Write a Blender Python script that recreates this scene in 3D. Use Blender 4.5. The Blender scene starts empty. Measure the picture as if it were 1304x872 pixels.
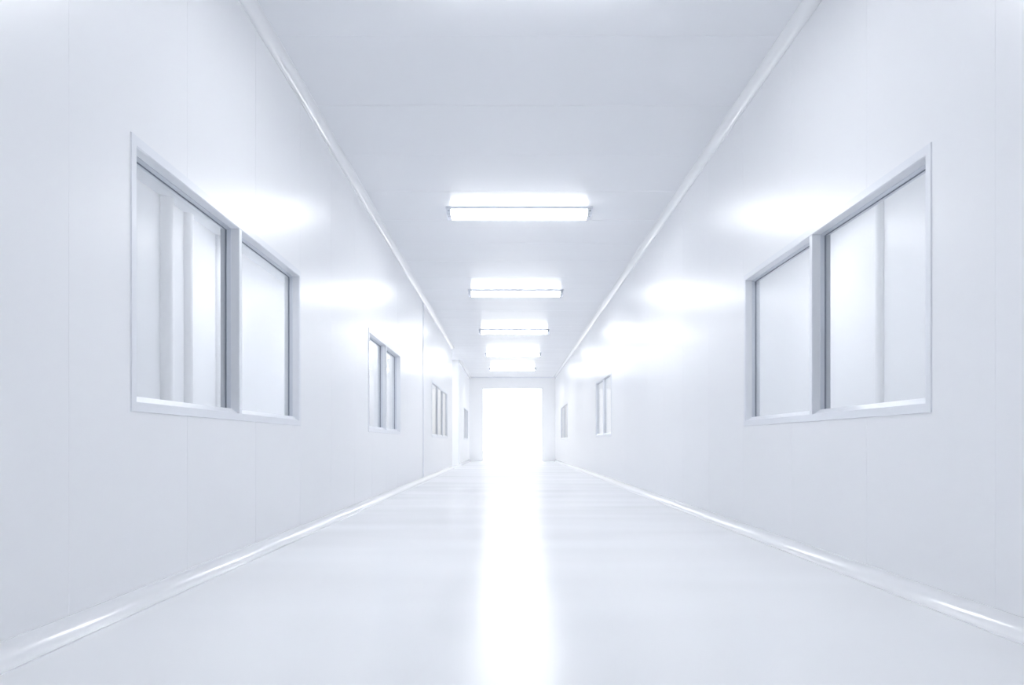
import bpy, bmesh, math
from mathutils import Vector

C = bpy.context.scene.collection
# ------------------------------------------------------------------ measures (metres)
XL, XR = -1.419, 1.637        # faces of the corridor's side walls
H = 3.0                       # corridor height
YB, YE = -3.0, 28.03          # wall behind the camera, end wall
CAM_Z = 0.617
T, T2 = 0.10, 0.046           # wall thickness, and that of the thinner panels further on
RL, RR = -3.35, 3.55          # far walls of the rooms beside the corridor
PASS0, PASS1 = 19.5, 22.3     # side passage opening in the left wall
F_PX = 1000.0

# ------------------------------------------------------------------ materials
def new_mat(name):
    m = bpy.data.materials.new(name); m.use_nodes = True
    nt = m.node_tree
    return m, nt, nt.nodes['Principled BSDF']

def coords(nt, scale):
    tc = nt.nodes.new('ShaderNodeTexCoord'); mp = nt.nodes.new('ShaderNodeMapping')
    mp.inputs['Scale'].default_value = scale
    nt.links.new(tc.outputs['Object'], mp.inputs['Vector'])
    return mp.outputs['Vector']

def noise(nt, vec, scale, detail=3.0, rough=0.5):
    n = nt.nodes.new('ShaderNodeTexNoise')
    n.inputs['Scale'].default_value = scale
    n.inputs['Detail'].default_value = detail
    n.inputs['Roughness'].default_value = rough
    nt.links.new(vec, n.inputs['Vector'])
    return n.outputs['Fac']

def ramp_value(nt, fac, lo, hi, f0=0.3, f1=0.7):
    m = nt.nodes.new('ShaderNodeMapRange')
    m.inputs['From Min'].default_value = f0; m.inputs['From Max'].default_value = f1
    m.inputs['To Min'].default_value = lo; m.inputs['To Max'].default_value = hi
    nt.links.new(fac, m.inputs['Value'])
    return m.outputs['Result']

def bump(nt, bsdf, height, strength, dist):
    b = nt.nodes.new('ShaderNodeBump')
    b.inputs['Strength'].default_value = strength
    b.inputs['Distance'].default_value = dist
    nt.links.new(height, b.inputs['Height'])
    nt.links.new(b.outputs['Normal'], bsdf.inputs['Normal'])

def simple(name, col, rough, metal=0.0, spec=0.5):
    m, nt, b = new_mat(name)
    b.inputs['Base Color'].default_value = (*col, 1)
    b.inputs['Roughness'].default_value = rough
    b.inputs['Metallic'].default_value = metal
    b.inputs['Specular IOR Level'].default_value = spec
    return m

WALL_COL = (0.862, 0.870, 0.890)
def panel_material(name, col, r0, r1, stretch, spec, bstr):
    """gloss-painted sheet steel with very slight waviness"""
    m, nt, b = new_mat(name)
    b.inputs['Base Color'].default_value = (*col, 1)
    b.inputs['Specular IOR Level'].default_value = spec
    v = coords(nt, stretch)
    n = noise(nt, v, 1.0, 2.0)
    nt.links.new(ramp_value(nt, n, r0, r1), b.inputs['Roughness'])
    if bstr: bump(nt, b, n, bstr, 0.004)
    return m

M_WALL = panel_material('painted_wall_panel', WALL_COL, 0.30, 0.32, (3.0, 3.0, 0.15), 0.55, 0.0)
M_CEIL = panel_material('painted_ceiling_panel', (0.846, 0.857, 0.884), 0.24, 0.27, (0.3, 2.0, 2.0), 0.25, 0.0)
M_END = simple('glare_lightened_wall', (0.925, 0.93, 0.94), 0.4)  # white raised above the other walls, standing in for glare at the far end
M_ROOM = simple('painted_room_wall', (0.872, 0.880, 0.895), 0.45)
M_COVE = simple('white_cove_profile', (0.858, 0.866, 0.884), 0.14, 0.0, 0.6)
M_FRAME = simple('painted_window_frame', (0.80, 0.82, 0.86), 0.30, 0.0)
M_BEAD = simple('glazing_bead_aluminium', (0.66, 0.69, 0.75), 0.30, 0.25)
M_GASKET = simple('dark_rubber_gasket', (0.20, 0.23, 0.28), 0.6)
M_HOUSING = simple('greyed_enamel_housing', (0.68, 0.71, 0.77), 0.45)  # white greyed to draw the dark line of the gap at the ceiling
M_CAP = simple('white_plastic_end_cap', (0.80, 0.83, 0.89), 0.4)
M_SCREW = simple('grey_steel_screw', (0.35, 0.38, 0.43), 0.4, 0.6)
M_YARD = simple('pale_concrete', (0.48, 0.49, 0.50), 0.9, 0.0, 0.2)

# floor: poured epoxy, glossy, its sheen varying a little across the corridor
M_FLOOR, nt, b = new_mat('white_epoxy_floor')
b.inputs['Base Color'].default_value = (0.862, 0.870, 0.886, 1)
b.inputs['Specular IOR Level'].default_value = 0.5
n1 = noise(nt, coords(nt, (0.4, 1.6, 1.0)), 1.0, 1.0, 0.5)
nt.links.new(ramp_value(nt, n1, 0.20, 0.25), b.inputs['Roughness'])

# glass: thin pane, mirror share rising towards grazing angles (Schlick)
def glass(name, rough):
    m = bpy.data.materials.new(name); m.use_nodes = True
    nt = m.node_tree; nt.nodes.clear()
    out = nt.nodes.new('ShaderNodeOutputMaterial'); mix = nt.nodes.new('ShaderNodeMixShader')
    tr = nt.nodes.new('ShaderNodeBsdfTransparent'); gl = nt.nodes.new('ShaderNodeBsdfGlossy')
    tr.inputs['Color'].default_value = (0.97, 0.98, 0.99, 1)
    gl.distribution = 'MULTI_GGX'
    gl.inputs['Roughness'].default_value = rough
    lw = nt.nodes.new('ShaderNodeLayerWeight'); lw.inputs['Blend'].default_value = 0.5
    pw = nt.nodes.new('ShaderNodeMath'); pw.operation = 'POWER'; pw.inputs[1].default_value = 5.0
    ma = nt.nodes.new('ShaderNodeMath'); ma.operation = 'MULTIPLY_ADD'
    ma.inputs[1].default_value = 0.95; ma.inputs[2].default_value = 0.05
    nt.links.new(lw.outputs['Facing'], pw.inputs[0]); nt.links.new(pw.outputs[0], ma.inputs[0])
    nt.links.new(ma.outputs[0], mix.inputs['Fac'])
    nt.links.new(tr.outputs[0], mix.inputs[1]); nt.links.new(gl.outputs[0], mix.inputs[2])
    nt.links.new(mix.outputs[0], out.inputs['Surface'])
    return m
M_GLASS = glass('clear_window_glass', 0.10)
M_SATIN = glass('satin_window_glass', 0.42)

LAMP_E = 20.2
M_LIGHT, nt, b = new_mat('lit_opal_diffuser')
b.inputs['Base Color'].default_value = (0.9, 0.9, 0.9, 1)
b.inputs['Emission Color'].default_value = (0.97, 0.985, 1.0, 1)
b.inputs['Emission Strength'].default_value = LAMP_E

# ------------------------------------------------------------------ mesh helpers
class MB:
    def __init__(self): self.bm = bmesh.new()
    def box(self, x0, x1, y0, y1, z0, z1):
        if x1 - x0 < 1e-6 or y1 - y0 < 1e-6 or z1 - z0 < 1e-6: return self
        v = [self.bm.verts.new(p) for p in ((x0,y0,z0),(x1,y0,z0),(x1,y1,z0),(x0,y1,z0),(x0,y0,z1),(x1,y0,z1),(x1,y1,z1),(x0,y1,z1))]
        for f in ((3,2,1,0),(4,5,6,7),(0,1,5,4),(1,2,6,5),(2,3,7,6),(3,0,4,7)):
            self.bm.faces.new([v[i] for i in f])
        return self
    def prism(self, pts0, pts1):
        """two matching rings of points, sides and caps"""
        a = [self.bm.verts.new(p) for p in pts0]; b_ = [self.bm.verts.new(p) for p in pts1]
        n = len(a)
        for i in range(n):
            self.bm.faces.new((a[i], a[(i+1) % n], b_[(i+1) % n], b_[i]))
        self.bm.faces.new(a[::-1]); self.bm.faces.new(b_)
        return self
    def strip_ring(self, rings):
        """closed frame: successive 4-point rings joined by quads"""
        vs = [[self.bm.verts.new(p) for p in r] for r in rings]
        for r0, r1 in zip(vs, vs[1:] + vs[:1]):
            for i in range(4):
                self.bm.faces.new((r0[i], r0[(i+1) % 4], r1[(i+1) % 4], r1[i]))
        return self
    def build(self, name, mat, parent=None, smooth=False, bevel=0.0):
        bmesh.ops.recalc_face_normals(self.bm, faces=self.bm.faces)
        if smooth:
            for f in self.bm.faces: f.smooth = True
            for e in self.bm.edges:
                if len(e.link_faces) == 2 and e.calc_face_angle(0) > math.radians(35): e.smooth = False
        me = bpy.data.meshes.new(name); self.bm.to_mesh(me); self.bm.free()
        me.materials.append(mat)
        o = bpy.data.objects.new(name, me); C.objects.link(o)
        if parent: o.parent = parent
        if bevel:
            bv = o.modifiers.new('bevel', 'BEVEL'); bv.width = bevel; bv.segments = 2; bv.limit_method = 'ANGLE'
        return o

def tag(o, label, cat, kind=None, group=None):
    o['label'] = label; o['category'] = cat
    if kind: o['kind'] = kind
    if group: o['group'] = group
    return o

def empty(name, loc):
    o = bpy.data.objects.new(name, None); o.location = loc; o.empty_display_size = 0.1
    C.objects.link(o); return o

# ------------------------------------------------------------------ windows: (side, y0, y1, panes, depth of the reveal relative to the nearest ones)
RIM = 0.042
WZ0, WZ1 = 0.738, 1.786
WINDOWS = [
    ('L', 2.939, 5.330, 2, 1.0, 'large white two-pane window nearest on the left wall'),
    ('L', 7.900, 10.21, 2, 1.0, 'white two-pane window second along the left wall, brightly lit panes'),
    ('L', 14.36, 17.94, 3, .3, 'three-pane window on the left wall just before the side passage'),
    ('L', 24.50, 26.90, 2, .2, 'tiny far two-pane window on the left wall beyond the side passage'),
    ('R', 3.040, 5.468, 2, 1.0, 'large white two-pane window nearest on the right wall'),
    ('R', 12.59, 14.83, 2, .47, 'small white two-pane window second along the right wall'),
    ('R', 22.00, 24.90, 2, .2, 'tiny far two-pane window on the right wall near the end wall'),
]

def cells(y0, y1, z0, z1, holes, cuts):
    """rectangles covering y0..y1 x z0..z1 outside the holes, divided at the cuts"""
    ys = sorted({y0, y1, *[c for c in cuts if y0 < c < y1], *[h for k in holes for h in k[:2] if y0 < h < y1]})
    for a, c in zip(ys, ys[1:]):
        m = (a + c) / 2
        h = [k for k in holes if k[0] < m < k[1]]
        if h:
            yield a, c, z0, h[0][2]
            yield a, c, h[0][3], z1
        else:
            yield a, c, z0, z1

GAP, SKIN = 0.002, 0.0007
def side_wall(mb, side, y0, y1, seams, thick):
    s = -1 if side == 'L' else 1
    xf = XL if side == 'L' else XR
    holes = [(w[1] + 0.012, w[2] - 0.012, WZ0 + 0.012, WZ1 - 0.012) for w in WINDOWS if w[0] == side and y0 < w[1] < y1]
    def slab(d0, d1, r):
        a, c = sorted((xf + s * d0, xf + s * d1)); mb.box(a, c, r[0], r[1], r[2], r[3])
    for r in cells(y0, y1, 0, H, holes, ()): slab(SKIN, thick, r)
    edges = [y0] + [q for q in seams if y0 + 0.1 < q < y1 - 0.1] + [y1]
    for a, c in zip(edges, edges[1:]):
        for r in cells(a + (GAP/2 if a != y0 else 0), c - (GAP/2 if c != y1 else 0), 0, H, holes, ()): slab(0, SKIN, r)

seamsL = [2.53 + 0.932 * n for n in range(-6, 30)]
seamsR = [2.644 + 0.953 * n for n in range(-6, 30)]
mb = MB(); side_wall(mb, 'L', YB, 12.86, seamsL, T); side_wall(mb, 'L', 12.86, PASS0, seamsL, T2); side_wall(mb, 'L', PASS1, YE, seamsL, T2)
tag(mb.build('wall_left', M_WALL), 'glossy white panel wall down the left of the corridor with four windows', 'wall', 'structure')
mb = MB(); side_wall(mb, 'R', YB, 12.15, seamsR, T); side_wall(mb, 'R', 12.15, YE, seamsR, T2)
tag(mb.build('wall_right', M_WALL), 'glossy white panel wall down the right of the corridor with three windows', 'wall', 'structure')

# end wall with the bright doorway
DX0, DX1, DZ = -0.970, 1.188, 2.607
mb = MB()
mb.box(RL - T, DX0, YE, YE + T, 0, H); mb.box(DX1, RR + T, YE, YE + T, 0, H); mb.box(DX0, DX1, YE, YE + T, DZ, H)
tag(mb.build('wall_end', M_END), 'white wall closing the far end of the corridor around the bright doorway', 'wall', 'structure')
mb = MB()
JT = 0.014
for a in ((DX0, DX0 + JT, 0, DZ), (DX1 - JT, DX1, 0, DZ), (DX0 + JT, DX1 - JT, DZ - JT, DZ)):
    mb.box(a[0], a[1], YE - 0.004, YE + T, a[2], a[3])
tag(mb.build('door_1', M_COVE), 'wide open doorway in the end wall, glaring white daylight beyond', 'doorway', 'structure')
tag(MB().box(RL - T, RR + T, YB - T, YB, 0, H).build('wall_back', M_WALL), 'white wall behind the camera', 'wall', 'structure')

# floor and ceiling run on into the rooms beside the corridor
XO0, XO1 = RL - T, RR + T
tag(MB().box(XO0, XO1, YB - T, YE + T, -0.1, 0).build('floor', M_FLOOR), 'glossy white epoxy floor reflecting the bright doorway', 'floor', 'structure')
CG, CK = 0.005, 0.0015
mb = MB().box(XO0, XO1, YB - T, YE + T, H + CK, H + 0.1)
cs = [YB - T] + [4.583 + 0.947 * n for n in range(-8, 25)] + [YE + T]
cs = [c for c in cs if YB - T <= c <= YE + T]
for a, c in zip(cs, cs[1:]): mb.box(XO0, XO1, a + CG/2, c - CG/2, H, H + CK)
tag(mb.build('ceiling', M_CEIL), 'glossy pale blue-white panel ceiling with a row of lights', 'ceiling', 'structure')

# rooms and passage beside the corridor (seen through the windows and the opening)
def room_wall(name, label, mat, boxes, rounds=()):
    mb = MB()
    for q in boxes: mb.box(*q)
    for (x, y, r) in rounds:
        ring = [(x + r * math.cos(t), y + r * math.sin(t)) for t in [2 * math.pi * k / 32 for k in range(32)]]
        mb.prism([(p[0], p[1], 0) for p in ring], [(p[0], p[1], H) for p in ring])
    return tag(mb.build(name, mat, smooth=True), label, 'wall', 'structure')

room_wall('wall_left_room', 'pale wall of the room behind the nearest left window', M_ROOM,
          [(RL - T, RL, YB, PASS0 - T, 0, H)], [(RL, 7.62, .09), (RL, 8.15, .07), (RL, 9.0, .05)])  # half-round columns added to give the panes soft upright bands of shade
room_wall('wall_right_room', 'pale wall of the room behind the nearest right window', M_ROOM,
          [(RR, RR + T, YB, YE, 0, H)], [(RR, 7.50, .06)])  # half-round column added for a darker upright band behind the glass
room_wall('wall_left_partition', 'pale partition between the rooms behind the left windows', M_ROOM,
          [(RL, XL - T2, 12.86, 12.96, 0, H)])
room_wall('wall_right_partition', 'pale partition between the rooms behind the right windows', M_ROOM,
          [(XR + T2, RR, 17.0, 17.1, 0, H)])
room_wall('wall_passage', 'white far wall of the side passage opening off the left wall', M_END,
          [(RL, XL - T2, PASS1, PASS1 + T, 0, H), (RL, XL - T2, PASS0 - T, PASS0, 0, H)])
tag(MB().box(RL - T, RL, PASS0 - T, YE, 0, H).build('wall_passage_end', M_WALL), 'white wall closing the side passage off the left wall', 'wall', 'structure')

# ------------------------------------------------------------------ coves (concave quarter-round profiles with a lip)
def cove_profile(r, lip, n=10):
    pts = [(0, 0), (r, 0), (r, lip)]
    # concave arc centred at (r, r)
    rr = r - lip
    for k in range(n + 1):
        t = math.pi / 2 * k / n
        pts.append((r - rr * math.sin(t), r - rr * math.cos(t)))
    pts += [(lip, r), (0, r)]
    out = []
    for p in pts:
        if not out or (abs(p[0] - out[-1][0]) + abs(p[1] - out[-1][1])) > 1e-5: out.append(p)
    return out

def cove(mb, side, at_ceiling, y0, y1, r=0.064, lip=0.004):
    s = 1 if side == 'L' else -1
    xw = XL if side == 'L' else XR
    prof = cove_profile(r, lip)
    f = lambda p, y: (xw + s * p[0], y, (H - p[1]) if at_ceiling else p[1])
    mb.prism([f(p, y0) for p in prof], [f(p, y1) for p in prof])

mb = MB(); cove(mb, 'L', True, YB, PASS0); cove(mb, 'L', True, PASS1, YE)
tag(mb.build('trim_1', M_COVE, smooth=True), 'white concave cove along the top of the left wall', 'cove trim', 'structure')
mb = MB(); cove(mb, 'R', True, YB, YE)
tag(mb.build('trim_2', M_COVE, smooth=True), 'white concave cove along the top of the right wall', 'cove trim', 'structure')
mb = MB(); cove(mb, 'L', False, YB, PASS0); cove(mb, 'L', False, PASS1, YE)
tag(mb.build('baseboard_left', M_COVE, smooth=True), 'white coved skirting along the foot of the left wall', 'skirting', 'structure')
mb = MB(); cove(mb, 'R', False, YB, YE)
tag(mb.build('baseboard_right', M_COVE, smooth=True), 'white coved skirting along the foot of the right wall', 'skirting', 'structure')
# joint strip standing proud on the left wall
mb = MB().box(XL, XL + 0.012, 12.88, 12.92, 0.062, H - 0.062)
tag(mb.build('trim_3', M_FRAME), 'narrow upright joint strip on the left wall past the second window', 'joint strip', 'structure')
# thin trim strip over the end wall
mb = MB().box(XL + 0.064, XR - 0.064, YE - 0.02, YE, H - 0.03, H)
tag(mb.build('trim_4', M_FRAME), 'thin strip along the top of the far end wall', 'strip', 'structure')

# ------------------------------------------------------------------ windows
def make_window(n, side, y0, y1, panes, deep, label):
    s = -1 if side == 'L' else 1
    xf = XL if side == 'L' else XR
    root = empty('window_%d' % n, (xf, (y0 + y1) / 2, WZ0))
    tag(root, label, 'window', 'structure')
    oy, oz = root.location.y, root.location.z
    P = lambda d, y, z: (s * (d * deep if d > 0 else d), y - oy, z - oz)          # d: depth into the wall
    def ring(d, i, iz=None, izb=None):
        iz = i if iz is None else iz; izb = iz if izb is None else izb
        return [P(d, y0 + i, WZ0 + izb), P(d, y1 - i, WZ0 + izb), P(d, y1 - i, WZ1 - iz), P(d, y0 + i, WZ1 - iz)]
    # frame: proud rim, reveal of 38 mm, sill sloping up to the glass
    fr = MB().strip_ring([ring(0.0, 0), ring(-0.006, 0.002), ring(-0.006, RIM - 0.004), ring(0.0, RIM, RIM, RIM - 0.006),
                          ring(0.038, RIM, RIM, RIM + 0.022), ring(0.041, RIM, RIM, RIM + 0.004), ring(0.095, RIM, RIM, RIM + 0.004), ring(0.095, 0.014), ring(0.0, 0.014)])
    fr.build('window_frame', M_FRAME, root)
    # glazing bead and gasket around each pane, mullions between
    ya, yb = y0 + RIM, y1 - RIM
    MW = 0.038
    wid = (yb - ya - MW * (panes - 1)) / panes
    zb, zt = WZ0 + RIM + 0.004, WZ1 - RIM
    for k in range(panes):
        a = ya + k * (wid + MW); c = a + wid
        def pring(d, i): return [P(d, a + i, zb + i), P(d, c - i, zb + i), P(d, c - i, zt - i), P(d, a + i, zt - i)]
        bead = MB().strip_ring([pring(0.040, 0), pring(0.040, 0.003), pring(0.060, 0.006), pring(0.072, 0.006), pring(0.072, 0)])
        bead.build('glazing_bead', M_BEAD if deep == 1 else M_FRAME, root)
        g = MB().strip_ring([pring(0.0605, 0.006), pring(0.0605, 0.009), pring(0.066, 0.009), pring(0.066, 0.006)])
        g.build('gasket', M_GASKET, root)
        q0, q1 = P(0.066, a + 0.004, zb + 0.004), P(0.066, c - 0.004, zt - 0.004)
        pane = MB(); vs = [pane.bm.verts.new(p) for p in (P(0.0665, a + .007, zb + .007), P(0.0665, c - .007, zb + .007), P(0.0665, c - .007, zt - .007), P(0.0665, a + .007, zt - .007))]
        pane.bm.faces.new(vs)
        pane.build('pane', M_SATIN if y0 < 6 else M_GLASS, root)
        if k:
            x0, x1 = sorted((s * -0.004, s * 0.095 * deep))
            MB().box(x0, x1, a - MW - oy, a - oy, WZ0 + RIM - 0.008 - oz, zt - oz).build('mullion', M_FRAME, root)
    return root
for i, w in enumerate(WINDOWS): make_window(i + 1, *w)

# ------------------------------------------------------------------ ceiling lights
LX, LW, LD, LH = 0.100, 1.476, 0.24, 0.075
def make_light():
    root = empty('ceiling_light', (LX, 8.0, H))
    w, d, h = LW / 2, LD / 2, LH
    # housing: shallow tray against the ceiling, slightly wider than the diffuser
    MB().prism([(-w, -d - .006, 0), (-w, d + .006, 0), (-w, d + .006, -.016), (-w, d, -.026), (-w, -d, -.026), (-w, -d - .006, -.016)],
               [(w, -d - .006, 0), (w, d + .006, 0), (w, d + .006, -.016), (w, d, -.026), (w, -d, -.026), (w, -d - .006, -.016)]).build('housing', M_HOUSING, root)
    # opal wraparound diffuser with rounded lower edges
    r = 0.022
    prof = [(-d + .004, -.026)]
    for k in range(7):
        t = math.pi / 2 * k / 6
        prof.append((-d + .012 + r - r * math.cos(t), -h + r - r * math.sin(t)))
    for k in range(7):
        t = math.pi / 2 * k / 6
        prof.append((d - .012 - r + r * math.sin(t), -h + r - r * math.cos(t)))
    prof.append((d - .004, -.026))
    e = w - 0.05
    MB().prism([(-e, p[0], p[1]) for p in prof], [(e, p[0], p[1]) for p in prof]).build('diffuser', M_LIGHT, root, smooth=True)
    for sx in (-1, 1):
        x0, x1 = sx * e, sx * w
        sc = 1.03
        cp = [(p[0] * sc, min(-.026, p[1] * 1.03)) for p in prof]
        cap = MB().prism([(x0, p[0], p[1]) for p in cp], [(x1 - sx * .004, p[0], p[1]) for p in cp]).build('end_cap', M_CAP, root, smooth=True)
        for (yy, zz) in ((-d * 1.0 - .001, -.040), (-d * .35, -h * 1.03 - .001)):
            m = MB(); xc = sx * (w - .026)
            ring = [(math.cos(2 * math.pi * k / 12) * .0075, math.sin(2 * math.pi * k / 12) * .0075) for k in range(12)]
            if zz > -.05:
                m.prism([(xc + a, yy - .002, zz + b_) for a, b_ in ring], [(xc + a, yy + .012, zz + b_) for a, b_ in ring])
            else:
                m.prism([(xc + a, yy + b_, zz - .001) for a, b_ in ring], [(xc + a, yy + b_, zz + .006) for a, b_ in ring])
            m.build('screw', M_SCREW, cap)
    return root

def copy_tree(o, parent=None):
    c = o.copy(); C.objects.link(c)
    if parent: c.parent = parent
    for ch in [q for q in bpy.data.objects if q.parent == o]: copy_tree(ch, c)
    return c

proto = make_light()
GRP = 'batten lights in a row down the corridor ceiling'
ROW = [
    (7.89,  'white batten ceiling light nearest in the row, grey screws on its end caps'),
    (12.13, 'second batten ceiling light counted from the front of the row in view'),
    (16.33, 'middle one of the five batten ceiling lights in view'),
    (20.54, 'fourth batten ceiling light, above the side passage opening'),
    (24.57, 'farthest batten ceiling light, just before the end wall'),
    (3.70,  'batten ceiling light out of view above the top of the picture'),
    (-0.50, 'batten ceiling light out of view behind the camera'),
]
for i, (yf, lab) in enumerate(ROW):
    o = proto if i == 0 else copy_tree(proto)
    o.location = (LX, yf + LD / 2, H)
    tag(o, lab, 'ceiling light', None, GRP)
for side, x, ys in (('left', -2.25, (4.6, 8.9, 12.3, 18.4)), ('right', 2.45, (5.0, 8.5, 12.6, 15.6, 20.5, 26.9)), ('far left', -2.4, (26.9,)), ('passage', -2.5, (20.7,))):  # unseen lights added to brighten the rooms behind the window panes
    for y in ys:
        o = copy_tree(proto); o.location = (x, y, H); o.scale = (0.9, 0.9, 0.9)
        if side == 'passage':  # added out of sight to lift the far end of the corridor
            tag(o, 'unseen batten light added inside the side passage to brighten the far end', 'ceiling light'); continue
        tag(o, 'unseen batten light added in the rooms behind the %s windows to brighten the panes' % side, 'ceiling light', None,
            'added lights in the rooms behind the %s windows' % side)

# ------------------------------------------------------------------ outside the doorway
tag(MB().box(-12, 12, YE + T, YE + 40, -0.15, -0.02).build('ground', M_YARD), 'pale concrete yard outside the bright doorway', 'ground', 'structure')
w = bpy.data.worlds.new('overcast_sky'); bpy.context.scene.world = w; w.use_nodes = True
w.node_tree.nodes['Background'].inputs['Color'].default_value = (0.97, 0.985, 1.0, 1)
w.node_tree.nodes['Background'].inputs['Strength'].default_value = 1.18

sun = bpy.data.lights.new('sun', 'SUN'); sun.energy = 4.5; sun.angle = math.radians(3)
so = bpy.data.objects.new('sun', sun); C.objects.link(so)
so.location = (0, YE + 12, 12); so.rotation_euler = (math.radians(-42), 0, 0)     # high sun added outside; its floor patch bounces light onto the end wall
# ------------------------------------------------------------------ camera
cam = bpy.data.cameras.new('camera'); co = bpy.data.objects.new('camera', cam); C.objects.link(co)
co.location = (0, 0, CAM_Z); co.rotation_euler = (math.pi / 2, 0, 0)
cam.sensor_width = 36.0; cam.sensor_fit = 'HORIZONTAL'
cam.lens = 36.0 * F_PX / 1304
cam.shift_x = 3.4 / 1304; cam.shift_y = 129.0 / 1304
cam.clip_start = 0.02; cam.clip_end = 300
sc = bpy.context.scene
sc.camera = co
sc.view_settings.view_transform = 'Standard'
sc.view_settings.look = 'None'
sc.view_settings.gamma = 1.0
sc.view_settings.use_curve_mapping = False
sc.view_settings.exposure = 0.0
sc.cycles.max_bounces = 16
sc.cycles.diffuse_bounces = 10
sc.cycles.glossy_bounces = 8
sc.cycles.transparent_max_bounces = 16
sc.cycles.use_denoising = True
sc.cycles.sample_clamp_indirect = 10.0
